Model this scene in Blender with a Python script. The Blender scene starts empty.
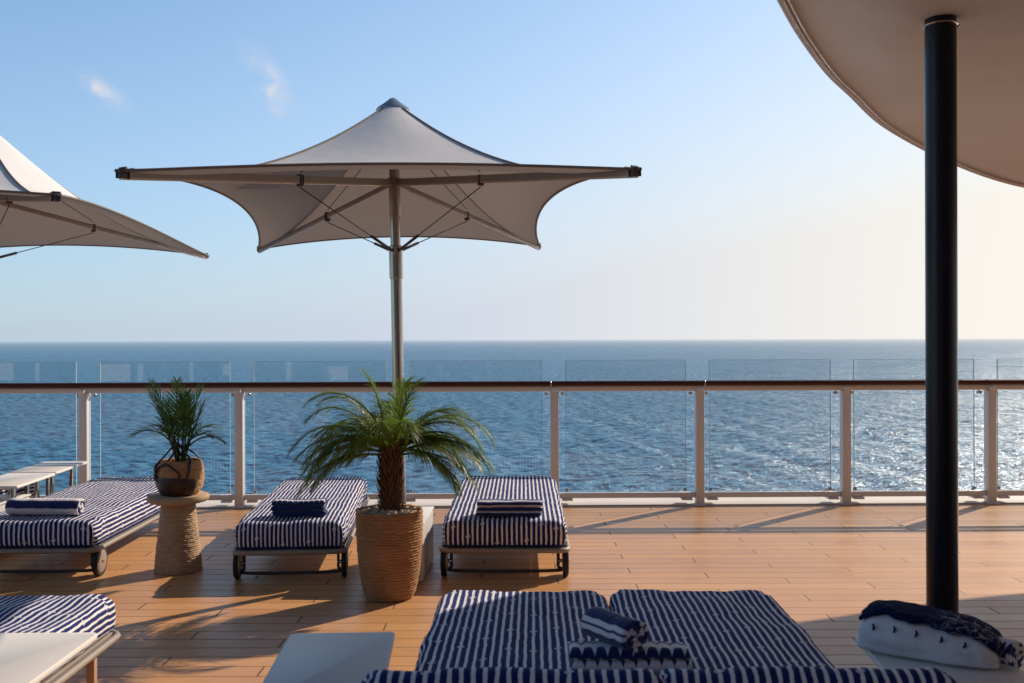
import bpy, bmesh, math, random
import numpy as np
from mathutils import Vector, Matrix, noise
random.seed(7); rng = np.random.default_rng(5)
R = math.radians; PI = math.pi
sc = bpy.context.scene
col = sc.collection

# ------------------------------------------------------------------ helpers
def link(name, bm, mat, parent=None, smooth=True):
    me = bpy.data.meshes.new(name)
    bm.normal_update(); bm.to_mesh(me); bm.free()
    o = bpy.data.objects.new(name, me); col.objects.link(o)
    if isinstance(mat, (list, tuple)):
        for m in mat: me.materials.append(m)
    elif mat: me.materials.append(mat)
    if smooth:
        me.polygons.foreach_set('use_smooth', [True]*len(me.polygons))
    if parent: o.parent = parent
    return o
def sharp(o, ang=40):
    me = o.data
    me.polygons.foreach_set('use_smooth', [True]*len(me.polygons))
    try: me.set_sharp_from_angle(angle=R(ang))
    except Exception: pass
    return o
def tag(o, label=None, cat=None, group=None, kind=None):
    if label: o['label'] = label
    if cat: o['category'] = cat
    if group: o['group'] = group
    if kind: o['kind'] = kind
    return o
def empty(name, loc=(0,0,0), rz=0):
    o = bpy.data.objects.new(name, None); col.objects.link(o)
    o.location = loc; o.rotation_euler = (0,0,rz); o.empty_display_size = .1
    return o
def copy_tree(o, parent=None):
    c = o.copy(); col.objects.link(c); c.parent = parent
    for ch in [x for x in bpy.data.objects if x.parent == o]: copy_tree(ch, c)
    return c
def box(bm, x0, x1, y0, y1, z0, z1, bev=0, seg=2, M=None):
    n = bmesh.ops.create_cube(bm, size=1)
    vs = n['verts']
    for v in vs:
        v.co = Vector(((x0+x1)/2+v.co.x*(x1-x0), (y0+y1)/2+v.co.y*(y1-y0), (z0+z1)/2+v.co.z*(z1-z0)))
    if M is not None:
        for v in vs: v.co = M @ v.co
    if bev:
        es = list({e for v in vs for e in v.link_edges})
        bmesh.ops.bevel(bm, geom=es, offset=bev, segments=seg, profile=.5, affect='EDGES')
def frame_at(p, d, up=Vector((0,0,1))):
    d = d.normalized()
    if abs(d.dot(up)) > .98: up = Vector((0,1,0))
    s = d.cross(up).normalized(); u = s.cross(d)
    return s, u
def tube(bm, pts, r, seg=10, closed=False, sx=1, sy=1, caps=True):
    pts = [Vector(p) for p in pts]; n = len(pts)
    rings = []
    for i, p in enumerate(pts):
        if closed: d = pts[(i+1)%n]-pts[i-1]
        else: d = pts[min(i+1,n-1)]-pts[max(i-1,0)]
        s, u = frame_at(p, d)
        rr = r[i] if isinstance(r, (list,tuple)) else r
        rings.append([bm.verts.new(p + s*math.cos(a)*rr*sx + u*math.sin(a)*rr*sy) for a in [2*PI*k/seg for k in range(seg)]])
    m = n if closed else n-1
    for i in range(m):
        a, b = rings[i], rings[(i+1)%n]
        for k in range(seg):
            bm.faces.new((a[k], a[(k+1)%seg], b[(k+1)%seg], b[k]))
    if caps and not closed:
        bm.faces.new(rings[0][::-1]); bm.faces.new(rings[-1])
def bar(bm, p0, p1, w, h, bev=0):
    p0, p1 = Vector(p0), Vector(p1); d = (p1-p0); L = d.length
    s, u = frame_at(p0, d); d.normalize()
    M = Matrix((( s.x, d.x, u.x, p0.x),( s.y, d.y, u.y, p0.y),( s.z, d.z, u.z, p0.z),(0,0,0,1)))
    box(bm, -w/2, w/2, 0, L, -h/2, h/2, bev, 2, M)
def lathe(bm, prof, seg=48, cx=0, cy=0, cap0=True, cap1=True):
    rings = []
    for r, z in prof:
        rings.append([bm.verts.new((cx+r*math.cos(2*PI*k/seg), cy+r*math.sin(2*PI*k/seg), z)) for k in range(seg)])
    for a, b in zip(rings, rings[1:]):
        for k in range(seg): bm.faces.new((a[k], a[(k+1)%seg], b[(k+1)%seg], b[k]))
    if cap0: bm.faces.new(rings[0][::-1])
    if cap1: bm.faces.new(rings[-1])
def catmull(P, n=12, closed=False):
    P = [Vector(p) for p in P]; N = len(P); out = []
    rngi = range(N) if closed else range(N-1)
    for i in rngi:
        g = lambda j: P[j % N] if closed else P[max(0, min(N-1, j))]
        a, b, c, d = g(i-1), g(i), g(i+1), g(i+2)
        for k in range(n):
            t = k/n
            out.append(.5*((2*b)+(c-a)*t+(2*a-5*b+4*c-d)*t*t+(3*b-a-3*c+d)*t**3))
    if not closed: out.append(P[-1].copy())
    return out

# ------------------------------------------------------------------ materials
class NT:
    def __init__(s, name):
        s.m = bpy.data.materials.new(name); s.m.use_nodes = True
        s.t = s.m.node_tree; s.t.nodes.clear()
        s.out = s.n('ShaderNodeOutputMaterial')
    def n(s, typ, **kw):
        x = s.t.nodes.new(typ)
        for k, v in kw.items(): setattr(x, k, v)
        return x
    def l(s, a, b): s.t.links.new(a, b)
    def put(s, sock, v):
        if hasattr(v, 'links') or hasattr(v, 'is_linked'): s.l(v, sock)
        else: sock.default_value = v
    def math(s, op, a, b=0., c=None, clamp=False):
        x = s.n('ShaderNodeMath', operation=op, use_clamp=clamp)
        s.put(x.inputs[0], a); s.put(x.inputs[1], b)
        if c is not None: s.put(x.inputs[2], c)
        return x.outputs[0]
    def noise(s, scale, detail=3, rough=.5, vec=None, dist=0):
        x = s.n('ShaderNodeTexNoise'); x.inputs['Scale'].default_value = scale
        x.inputs['Detail'].default_value = detail; x.inputs['Roughness'].default_value = rough
        x.inputs['Distortion'].default_value = dist
        if vec is not None: s.l(vec, x.inputs['Vector'])
        return x.outputs['Fac']
    def mix(s, f, a, b, mode='MIX'):
        x = s.n('ShaderNodeMix', data_type='RGBA', blend_type=mode)
        s.put(x.inputs[0], f); s.put(x.inputs[6], a); s.put(x.inputs[7], b)
        return x.outputs[2]
    def ramp(s, f, a, b, lo=0., hi=1.):
        x = s.n('ShaderNodeMapRange'); x.clamp = True
        s.put(x.inputs[0], f); x.inputs[1].default_value = lo; x.inputs[2].default_value = hi
        x.inputs[3].default_value = a; x.inputs[4].default_value = b
        return x.outputs[0]
    def bump(s, h, strength=.3, dist=.01, normal=None):
        x = s.n('ShaderNodeBump'); x.inputs['Strength'].default_value = strength
        x.inputs['Distance'].default_value = dist; s.l(h, x.inputs['Height'])
        if normal is not None: s.l(normal, x.inputs['Normal'])
        return x.outputs[0]
    def obj(s):
        return s.n('ShaderNodeTexCoord').outputs['Object']
    def princ(s, color, rough=.5, metal=0, spec=.5, bump=None, **kw):
        p = s.n('ShaderNodeBsdfPrincipled')
        s.put(p.inputs['Base Color'], color); s.put(p.inputs['Roughness'], rough)
        s.put(p.inputs['Metallic'], metal); s.put(p.inputs['Specular IOR Level'], spec)
        if bump is not None: s.l(bump, p.inputs['Normal'])
        for k, v in kw.items(): s.put(p.inputs[k.replace('_', ' ')], v)
        s.l(p.outputs[0], s.out.inputs[0])
        return p
def c4(r, g, b): return (r, g, b, 1)

def simple(name, colr, rough=.5, metal=0, var=.12, nscale=6, bumps=0, bscale=80, spec=.5):
    t = NT(name); v = t.obj()
    f = t.noise(nscale, 4, .6, v)
    a = c4(*[c*(1-var) for c in colr]); b = c4(*[min(1, c*(1+var)) for c in colr])
    cc = t.mix(f, a, b)
    rr = t.ramp(t.noise(nscale*3, 3, .6, v), max(.02, rough-.08), rough+.08)
    bm_ = t.bump(t.noise(bscale, 3, .6, v), bumps, .004) if bumps else None
    t.princ(cc, rr, metal, spec, bm_)
    return t.m

def deck_mat():
    t = NT('deck_planks'); v = t.obj()
    sep = t.n('ShaderNodeSeparateXYZ'); t.l(v, sep.inputs[0]); X, Y = sep.outputs[0], sep.outputs[1]
    PW, JL = .145, .495
    row = t.math('DIVIDE', t.math('ADD', Y, 30.02), PW)
    ri = t.math('FLOOR', row); rf = t.math('FRACT', row)
    gy = t.math('MINIMUM', rf, t.math('SUBTRACT', 1., rf))          # 0 at groove
    groove = t.ramp(gy, 1, 0, .012, .045)
    sh = t.math('MODULO', ri, 3.)
    px = t.math('DIVIDE', t.math('ADD', t.math('ADD', X, 29.7+1.69+0.), t.math('MULTIPLY', sh, JL)), JL*3)
    pi_ = t.math('FLOOR', px); pf = t.math('FRACT', px)
    gx = t.math('MINIMUM', pf, t.math('SUBTRACT', 1., pf))
    joint = t.ramp(gx, 1, 0, .0022, .0048)
    w = t.n('ShaderNodeTexWhiteNoise', noise_dimensions='2D')
    cb = t.n('ShaderNodeCombineXYZ'); t.l(ri, cb.inputs[0]); t.l(pi_, cb.inputs[1]); t.l(cb.outputs[0], w.inputs['Vector'])
    # grain, stretched along the plank
    mp = t.n('ShaderNodeMapping'); mp.inputs['Scale'].default_value = (1.2, 40, 1); t.l(v, mp.inputs[0])
    addv = t.n('ShaderNodeVectorMath', operation='ADD'); t.l(mp.outputs[0], addv.inputs[0]); t.l(w.outputs['Color'], addv.inputs[1])
    grain = t.noise(3.5, 5, .6, addv.outputs[0], .6)
    blot = t.noise(.9, 4, .55, v)
    base = t.mix(w.outputs['Value'], c4(.57, .275, .105), c4(.66, .34, .14))
    base = t.mix(t.ramp(grain, 0, .45, .35, .75), base, c4(.44, .19, .075))
    base = t.mix(t.ramp(blot, 0, .35, .4, .8), base, c4(.72, .43, .20))
    # worn dull streaks and a few dark spots
    spots = t.noise(9, 3, .6, v)
    base = t.mix(t.ramp(spots, 0, .35, .64, .74), base, c4(.25, .12, .06))
    stain = t.noise(1.7, 6, .68, v, .8)
    base = t.mix(t.ramp(stain, 0, .30, .50, .68), base, c4(.36, .19, .10))
    dark = t.math('MAXIMUM', groove, joint)
    colr = t.mix(t.math('MULTIPLY', t.math('MAXIMUM', t.math('MULTIPLY', groove, .95), joint), .78), base, c4(.05, .024, .013))
    hgt = t.math('SUBTRACT', t.math('MULTIPLY', grain, .12), dark)
    rough = t.math('ADD', t.ramp(grain, .33, .46), t.math('MULTIPLY', t.math('SUBTRACT', w.outputs['Value'], .5), .08))
    rough = t.math('ADD', rough, t.math('MULTIPLY', dark, .3))
    t.princ(colr, rough, 0, .5, t.bump(hgt, .5, .003))
    return t.m

def stripe_mat(name='striped_fabric', navy=(.011, .023, .112), white=(.82, .77, .79)):
    t = NT(name)
    uv = t.n('ShaderNodeUVMap'); uv.uv_map = 'UVMap'
    # wobble
    sep0 = t.n('ShaderNodeSeparateXYZ'); t.l(uv.outputs[0], sep0.inputs[0])
    nz = t.noise(11, 3, .6, uv.outputs[0])
    U = t.math('ADD', sep0.outputs[0], t.math('MULTIPLY', t.math('SUBTRACT', nz, .5), .011)); V = sep0.outputs[1]
    P = .032
    q = t.math('DIVIDE', U, P); qi = t.math('FLOOR', q); qf = t.math('SUBTRACT', t.math('FRACT', q), .5)
    d = t.math('ADD', t.math('ABSOLUTE', qf), t.math('MULTIPLY', t.math('SUBTRACT', t.noise(60, 2, .6, uv.outputs[0]), .5), .10))
    line = t.ramp(d, 1, 0, .172, .205)
    # knots: every third stripe, random phase along the length
    w = t.n('ShaderNodeTexWhiteNoise', noise_dimensions='1D'); t.l(qi, w.inputs['W'])
    has = t.math('COMPARE', t.math('MODULO', t.math('ADD', qi, 300.), 3.), 1., .1)
    VP = .25
    vv = t.math('ADD', t.math('DIVIDE', V, VP), w.outputs['Value'])
    vf = t.math('MULTIPLY', t.math('SUBTRACT', t.math('FRACT', vv), .5), VP)
    uu = t.math('MULTIPLY', qf, P)
    def ring(off_v, off_u, r):
        a = t.math('SUBTRACT', vf, off_v); b = t.math('SUBTRACT', uu, off_u)
        return t.math('SQRT', t.math('ADD', t.math('MULTIPLY', a, a), t.math('MULTIPLY', b, b)))
    d1 = ring(.0105, .004, 0); d2 = ring(-.0105, -.004, 0); d3 = ring(.001, .0085, 0); d4 = ring(-.001, -.0085, 0)
    dm = t.math('MINIMUM', t.math('MINIMUM', d1, d2), t.math('MINIMUM', d3, d4))
    blob = t.math('MULTIPLY', t.ramp(dm, 1, 0, .0056, .0072), has)
    hole = t.math('MULTIPLY', t.ramp(dm, 1, 0, .0018, .0030), has)
    f = t.math('MULTIPLY', t.math('MAXIMUM', line, blob), t.math('SUBTRACT', 1., hole))
    weave = t.noise(420, 2, .6, uv.outputs[0])
    wear = t.noise(14, 4, .6, uv.outputs[0])
    wc = t.mix(t.ramp(wear, 0, .5, .3, .8), c4(*white), c4(*[x*.8 for x in white]))
    nc = t.mix(weave, c4(*navy), c4(*[x*1.3 for x in navy]))
    cc = t.mix(f, nc, wc)
    h = t.math('ADD', t.math('MULTIPLY', weave, .5), t.math('MULTIPLY', wear, 2.0))
    p = t.princ(cc, .85, 0, .1, t.bump(h, .35, .004))
    p.inputs['Sheen Weight'].default_value = .03
    return t.m

def band_mat(name, stops, axis='U', navy=(.011,.020,.085), white=(.76,.70,.72), scallop=False, amp=.03):
    """towel cloth: bands of navy and white across V (in metres)."""
    t = NT(name); uv = t.n('ShaderNodeUVMap'); uv.uv_map = 'UVMap'
    s0 = t.n('ShaderNodeSeparateXYZ'); t.l(uv.outputs[0], s0.inputs[0])
    U, V = s0.outputs[0], s0.outputs[1]
    nz = t.noise(25, 2, .5, uv.outputs[0])
    V = t.math('ADD', V, t.math('MULTIPLY', t.math('SUBTRACT', nz, .5), .006))
    if scallop:
        a = t.math('ABSOLUTE', t.math('SINE', t.math('MULTIPLY', U, PI/scallop)))
        V = t.math('ADD', V, t.math('MULTIPLY', t.math('SUBTRACT', 1., t.math('POWER', a, .6)), amp))
    f = None
    for lo, hi in stops:
        m = t.math('MULTIPLY', t.ramp(V, 0, 1, lo-.0015, lo+.0015), t.ramp(V, 1, 0, hi-.0015, hi+.0015))
        f = m if f is None else t.math('MAXIMUM', f, m)
    fuzz = t.noise(300, 2, .7, uv.outputs[0])
    cc = t.mix(f, c4(*white), t.mix(fuzz, c4(*navy), c4(*[x*2 for x in navy])))
    p = t.princ(cc, .95, 0, .1, t.bump(t.math('ADD', fuzz, t.math('MULTIPLY', t.noise(30, 3, .6, uv.outputs[0]), 3.)), .5, .004))
    p.inputs['Sheen Weight'].default_value = .25
    return t.m

def rope_mat(name, a, b):
    t = NT(name); v = t.obj()
    w = t.n('ShaderNodeTexWave', wave_type='BANDS', bands_direction='Z'); w.inputs['Scale'].default_value = 32
    w.inputs['Distortion'].default_value = 2.2; w.inputs['Detail'].default_value = 3; w.inputs['Detail Scale'].default_value = 4
    t.l(v, w.inputs[0])
    n1 = t.noise(55, 4, .65, v); n2 = t.noise(7, 3, .6, v)
    mp = t.n('ShaderNodeMapping'); mp.inputs['Scale'].default_value = (90, 90, 25); t.l(v, mp.inputs[0])
    fib = t.noise(1.5, 3, .6, mp.outputs[0])
    cc = t.mix(n1, c4(*a), c4(*b)); cc = t.mix(t.ramp(fib, 0, .5, .45, .8), cc, c4(*[x*.45 for x in a]))
    cc = t.mix(t.ramp(n2, 0, .35, .4, .7), cc, c4(*[min(1, x*1.25) for x in b]))
    h = t.math('ADD', t.math('MULTIPLY', w.outputs['Fac'], .5), t.math('ADD', n1, fib))
    t.princ(cc, .85, 0, .2, t.bump(h, .9, .006))
    return t.m

def fabric_canopy(name, colr, trans=.25, under=None):
    t = NT(name); v = t.obj()
    f = t.noise(1.6, 4, .55, v); g = t.noise(260, 2, .6, v)
    cc = t.mix(f, c4(*[x*.9 for x in colr]), c4(*[min(1, x*1.08) for x in colr]))
    st = t.noise(5, 5, .7, v)
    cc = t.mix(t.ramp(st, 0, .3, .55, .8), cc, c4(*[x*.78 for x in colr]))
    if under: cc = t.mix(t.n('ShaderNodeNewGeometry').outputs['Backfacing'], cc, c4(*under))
    b = t.bump(t.math('ADD', g, t.math('MULTIPLY', t.noise(3, 3, .5, v), 6.)), .25, .006)
    p = t.princ(cc, .8, 0, .25, b)
    tr = t.n('ShaderNodeBsdfTranslucent'); tr.inputs[0].default_value = c4(colr[0], colr[1]*.86, colr[2]*.76)
    mx = t.n('ShaderNodeMixShader'); mx.inputs[0].default_value = trans
    t.l(p.outputs[0], mx.inputs[1]); t.l(tr.outputs[0], mx.inputs[2]); t.l(mx.outputs[0], t.out.inputs[0])
    return t.m

def leaf_mat(name, a, b, tip):
    t = NT(name); v = t.obj()
    oi = t.n('ShaderNodeNewGeometry')
    n = t.noise(9, 2, .5, v)
    w = oi.outputs['Random Per Island']
    cc = t.mix(w, c4(*a), c4(*b)); cc = t.mix(t.ramp(n, 0, .6, .5, .75), cc, c4(*tip))
    p = t.princ(cc, .42, 0, .5)
    tr = t.n('ShaderNodeBsdfTranslucent'); t.l(t.mix(.5, cc, c4(.25, .4, .04)), tr.inputs[0])
    mx = t.n('ShaderNodeMixShader'); mx.inputs[0].default_value = .42
    t.l(p.outputs[0], mx.inputs[1]); t.l(tr.outputs[0], mx.inputs[2]); t.l(mx.outputs[0], t.out.inputs[0])
    return t.m

def glass_mat():
    t = NT('railing_glass'); v = t.obj()
    lw = t.n('ShaderNodeFresnel'); lw.inputs[0].default_value = 1.5
    tr = t.n('ShaderNodeBsdfTransparent'); tr.inputs[0].default_value = c4(.90, .945, .955)
    gl = t.n('ShaderNodeBsdfGlossy'); gl.inputs['Roughness'].default_value = .012
    mx = t.n('ShaderNodeMixShader'); t.l(t.math('MULTIPLY', lw.outputs[0], 1.8), mx.inputs[0])
    t.l(tr.outputs[0], mx.inputs[1]); t.l(gl.outputs[0], mx.inputs[2])
    # salt film left by dried spray
    df = t.n('ShaderNodeBsdfDiffuse'); df.inputs[0].default_value = c4(.8, .8, .82)
    mpz = t.n('ShaderNodeMapping'); mpz.inputs['Scale'].default_value = (2.6, 1, .8); t.l(v, mpz.inputs[0])
    sm = t.math('ADD', t.ramp(t.noise(2.2, 5, .65, mpz.outputs[0]), .0, .06, .42, .75), t.ramp(t.noise(140, 2, .5, v), .0, .10, .70, .78))
    m2 = t.n('ShaderNodeMixShader'); t.l(sm, m2.inputs[0]); t.l(mx.outputs[0], m2.inputs[1]); t.l(df.outputs[0], m2.inputs[2])
    t.l(m2.outputs[0], t.out.inputs[0])
    return t.m

def sea_mat():
    t = NT('sea_water')
    v = t.n('ShaderNodeTexCoord').outputs['Object']
    g = t.n('ShaderNodeNewGeometry')
    ln = t.n('ShaderNodeVectorMath', operation='LENGTH'); t.l(g.outputs['Position'], ln.inputs[0]); D = ln.outputs['Value']
    mp = t.n('ShaderNodeMapping'); mp.inputs['Scale'].default_value = (1, 1.3, 1); mp.inputs['Rotation'].default_value = (0, 0, R(28)); t.l(v, mp.inputs[0])
    n1 = t.noise(.75, 4, .62, mp.outputs[0], 0)
    n2 = t.noise(.16, 4, .6, mp.outputs[0], 0)
    n3 = t.noise(.38, 5, .68, mp.outputs[0], 0)
    big = t.noise(.006, 4, .6, v)
    wind = t.noise(.022, 4, .6, v)
    h = t.math('ADD', t.math('MULTIPLY', n1, .62), t.math('MULTIPLY', n2, .45))
    b = t.bump(h, 1.0, 1.0)
    base = t.mix(t.ramp(big, 0, 1, .35, .65), c4(.005, .108, .225), c4(.010, .145, .280))
    base = t.mix(t.ramp(n3, 0, 1, .43, .53), c4(.030, .250, .420), base)
    base = t.mix(t.ramp(n3, 0, .95, .50, .62), base, c4(.001, .020, .052))  # light and dark wave faces put into the diffuse colour
    df = t.n('ShaderNodeBsdfDiffuse'); t.l(base, df.inputs[0]); t.l(b, df.inputs['Normal'])
    gl = t.n('ShaderNodeBsdfGlossy'); t.l(b, gl.inputs['Normal']); t.l(t.ramp(wind, .24, .38, .35, .65), gl.inputs['Roughness'])
    fr = t.n('ShaderNodeFresnel'); fr.inputs[0].default_value = 1.33; t.l(b, fr.inputs['Normal'])
    f = t.math('MINIMUM', t.math('MULTIPLY', fr.outputs[0], .8), t.ramp(n3, .40, .12, .42, .62))
    mx = t.n('ShaderNodeMixShader'); t.l(f, mx.inputs[0]); t.l(df.outputs[0], mx.inputs[1]); t.l(gl.outputs[0], mx.inputs[2])
    tr = t.n('ShaderNodeBsdfTransparent')
    hz = t.math('SUBTRACT', 1., t.math('POWER', 2.718, t.math('DIVIDE', D, -9000.)))  # distance haze put into the material, far water fades into the sky
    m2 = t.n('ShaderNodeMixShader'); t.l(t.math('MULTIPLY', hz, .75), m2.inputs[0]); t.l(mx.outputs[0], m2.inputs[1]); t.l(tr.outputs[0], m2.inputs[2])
    t.l(m2.outputs[0], t.out.inputs[0])
    return t.m

M = {}
M['deck'] = deck_mat()
M['stripe'] = stripe_mat()
M['frame'] = simple('taupe_frame', (.30, .25, .215), .5, 0, .1, 8, .15, 200)
M['darkframe'] = simple('dark_bracket', (.05, .045, .045), .45, 0, .1)
M['tyre'] = simple('black_tyre', (.012, .012, .014), .6)
M['rim'] = simple('wheel_disc', (.30, .22, .18), .45)
M['table'] = simple('table_top', (.76, .71, .66), .5, 0, .04, 5, .08, 150)
M['steel'] = simple('brushed_steel', (.42, .38, .35), .22, .95, .06, 3)
M['tanleg'] = simple('tan_leg', (.42, .27, .18), .45)
M['white'] = simple('white_paint', (.74, .71, .69), .42, 0, .05, 5, .05, 60)
M['handrail'] = simple('varnished_teak', (.075, .022, .012), .42, 0, .3, 14, spec=.25)
M['edge'] = simple('glass_edge', (.38, .47, .48), .35, 0, .05)
M['glass'] = glass_mat()
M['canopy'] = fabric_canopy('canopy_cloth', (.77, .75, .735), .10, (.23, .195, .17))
M['arm'] = simple('parasol_arm', (.30, .25, .22), .4, .5, .2, 15)
M['bronze'] = simple('lit_edge_and_trim', (.55, .42, .34), .35, .6, .1, 10)  # paints the lit edge of the arms; the roof cord shares it
M['cable'] = simple('cable', (.06, .045, .04), .5)
M['cap'] = simple('cap_metal', (.24, .29, .36), .4, .3)
M['roof'] = fabric_canopy('roof_membrane', (.66, .655, .65), .02)
M['rope_trim'] = simple('roof_trim', (.46, .36, .29), .35, 0, .15, 30, .3, 120)
M['column'] = simple('navy_column', (.004, .0055, .014), .30, 0, .2, 3, spec=.3)
M['jute'] = rope_mat('jute_rope', (.25, .115, .050), (.48, .26, .125))
M['stool'] = rope_mat('stool_rope', (.38, .245, .145), (.62, .43, .27))
M['basket'] = rope_mat('woven_basket', (.42, .22, .11), (.62, .36, .19))
M['leather'] = simple('brown_leather', (.045, .018, .012), .45, 0, .3, 18, .3, 90)
M['soil'] = simple('soil', (.03, .02, .014), .95, 0, .4, 30, .6, 90)
M['pebble'] = simple('pebbles', (.62, .47, .36), .8, 0, .35, 60)
M['bark'] = simple('palm_bark', (.085, .042, .022), .9, 0, .5, 28, .8, 60)
M['fibre'] = simple('palm_fibre', (.13, .068, .032), .85, 0, .4, 40)
M['leaf'] = leaf_mat('palm_leaf', (.050, .090, .014), (.15, .21, .025), (.32, .33, .06))
M['leaf2'] = leaf_mat('pot_leaf', (.018, .055, .018), (.045, .11, .03), (.10, .17, .035))
M['box'] = simple('ballast_box', (.55, .52, .50), .5, 0, .06)

# ------------------------------------------------------------------ setting
def quad_sheet(name, x0, x1, y0, y1, z, mat):
    bm = bmesh.new()
    vs = [bm.verts.new(p) for p in ((x0,y0,z),(x1,y0,z),(x1,y1,z),(x0,y1,z))]
    bm.faces.new(vs); return link(name, bm, mat, smooth=False)
SL = .015
def railY(x): return 9.37 + SL*x

bm = bmesh.new()
vs = [bm.verts.new(p) for p in ((-22,-9,0),(22,-9,0),(22,railY(22)-.05,0),(-22,railY(-22)-.05,0))]
bm.faces.new(vs)
vv = [bm.verts.new(p) for p in ((-22,-9,-.2),(22,-9,-.2),(22,railY(22)-.05,-.2),(-22,railY(-22)-.05,-.2))]
bm.faces.new(vv[::-1])
for i in range(4): bm.faces.new((vs[i], vv[i], vv[(i+1)%4], vs[(i+1)%4]))
tag(link('deck', bm, M['deck'], smooth=False), kind='structure')
# white waterway and ship side below it
bm = bmesh.new()
Mr = Matrix.Rotation(math.atan(SL), 4, 'Z'); Mr.translation = Vector((0, 9.37, 0))
box(bm, -22, 22, -.047, .50, -.25, .014, .005, 2, Mr)
box(bm, -22, 22, -.04, .46, -6, -.252, 0, 2, Mr)
tag(link('deck_kerb', bm, simple('kerb_paint', (.56, .50, .44), .6, 0, .12, 2), smooth=False), kind='structure')

# sea, one displaced sheet
SEA = -20.
na, nr = 760, 900
th = np.linspace(R(-56), R(56), na)
rr = 45*np.exp(np.linspace(0, math.log(60000/45), nr))
TH, RR = np.meshgrid(th, rr)
XX = RR*np.sin(TH); YY = RR*np.cos(TH)
sp = np.maximum(RR*(th[1]-th[0]), RR*(math.log(60000/45)/nr))
ZZ = np.zeros_like(XX)
for i in range(54):
    lam = 1.6*(16/1.6)**rng.random(); ang = R(-118)+rng.normal()*.75
    k = 2*PI/lam; amp = .0058*lam**.92*(.6+.8*rng.random())/1.25
    ph = rng.random()*2*PI
    fade = np.clip(lam/(sp*2.2)-1, 0, 1)
    s = np.sin(k*(XX*math.cos(ang)+YY*math.sin(ang))+ph)
    ZZ += amp*fade*(s*.9+.2*(1-np.abs(s))-.1)
verts = np.stack([XX, YY, ZZ], -1).reshape(-1, 3)
idx = np.arange(na*nr).reshape(nr, na)
faces = np.stack([idx[:-1,:-1], idx[:-1,1:], idx[1:,1:], idx[1:,:-1]], -1).reshape(-1, 4)
me = bpy.data.meshes.new('sea')
me.vertices.add(len(verts)); me.vertices.foreach_set('co', verts.astype(np.float32).ravel())
me.loops.add(faces.size); me.loops.foreach_set('vertex_index', faces[:, ::-1].astype(np.int32).ravel())
me.polygons.add(len(faces)); me.polygons.foreach_set('loop_start', np.arange(0, faces.size, 4, dtype=np.int32))
me.polygons.foreach_set('loop_total', np.full(len(faces), 4, dtype=np.int32))
me.polygons.foreach_set('use_smooth', np.ones(len(faces), dtype=bool))
me.update(calc_edges=True); me.validate()
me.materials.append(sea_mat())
sea = bpy.data.objects.new('sea', me); col.objects.link(sea); sea.location = (0, 0, SEA); sea['kind'] = 'structure'

# ------------------------------------------------------------------ railing
rail = empty('railing', (0, 9.37, 0), math.atan(SL))
tag(rail, 'white ship railing with dark varnished handrail and tall clear glass panels', 'railing')
posts = [-9.75, -8.35, -6.93, -5.45, -4.0, -2.555, -1.08, .396, 1.765, 3.15, 4.53, 5.92, 7.3, 8.7, 10.1]
bm = bmesh.new(); tube(bm, [(x, -.075, 1.152) for x in np.linspace(-9.9, 10.2, 60)], .034, 14, sx=1.15, sy=.78)
link('handrail', bm, M['handrail'], rail)
bm = bmesh.new()
bm.free()
for x in (-4.75, .36, 1.8, 5.2):
    bm = bmesh.new(); tube(bm, [(x-.005,-.075,1.152),(x+.005,-.075,1.152)], .0352, 14, sx=1.15, sy=.78)
    link('handrail_joint', bm, M['steel'], rail)
bm = bmesh.new(); box(bm, -9.9, 10.2, -.035, .035, 1.078, 1.126, .006, 2)
sharp(link('top_rail', bm, M['white'], rail))
first = None
for x in posts:
    if first is None:
        bm = bmesh.new(); box(bm, -.04, .04, -.05, .045, .002, 1.076, .007, 2)
        first = sharp(link('post', bm, M['white'], rail)); first.location = (x, 0, 0)
        b = bmesh.new(); box(b, -.028, .028, -.09, .02, 1.0765, 1.0775+.03, .004, 2)
        br = sharp(link('handrail_bracket', b, M['white'], first)); 
        b = bmesh.new(); box(b, -.06, .06, -.06, .055, .0, .012, .004, 2)
        link('base_plate', b, M['white'], first)
    else:
        c = copy_tree(first, rail); c.location = (x, 0, 0)
def seg_part(name, mk, mat):
    for a, b_ in zip(posts, posts[1:]):
        bm = bmesh.new(); mk(bm, a, b_); sharp(link(name, bm, mat, rail))
seg_part('lower_rail', lambda bm, a, b: box(bm, a+.042, b-.042, -.02, .02, .072, .122, .005, 2), M['white'])
for a, b_ in zip(posts, posts[1:]):
    for x, sg in ((a+.12, 1), (b_-.12, -1)):
        bm = bmesh.new(); box(bm, x-.05, x+.05, -.04, .1, .050, .0695, .004, 2); sharp(link('glass_clamp', bm, M['white'], rail))
        bm = bmesh.new(); box(bm, x-.014, x+.014, .065, .1, .070, .15, .004, 2); sharp(link('glass_clamp', bm, M['steel'], rail))
        bm = bmesh.new(); tube(bm, [(x-sg*.045, .035, 1.055),(x-sg*.045, .084, 1.055)], .016, 12); link('glass_fixing', bm, M['steel'], rail)
for a, b_ in zip(posts, posts[1:]):
    x0, x1 = a+.115, b_-.115
    bm = bmesh.new(); tilt = random.uniform(-.004, .004)
    p = [bm.verts.new(q) for q in ((x0, .085+tilt, .10), (x1, .085-tilt, .10), (x1, .085-tilt, 1.365), (x0, .085+tilt, 1.365))]
    bm.faces.new(p)
    g = link('glass_panel', bm, M['glass'], rail, smooth=False)
    bm = bmesh.new(); y0 = .085
    box(bm, x0-.0045, x0-.0005, y0-.006, y0+.006, .1, 1.365)
    box(bm, x1+.0005, x1+.0035, y0-.006, y0+.006, .1, 1.365)
    box(bm, x0, x1, y0-.003, y0+.003, 1.3655, 1.368)
    link('glass_edge', bm, M['edge'], g, smooth=False)

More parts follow.
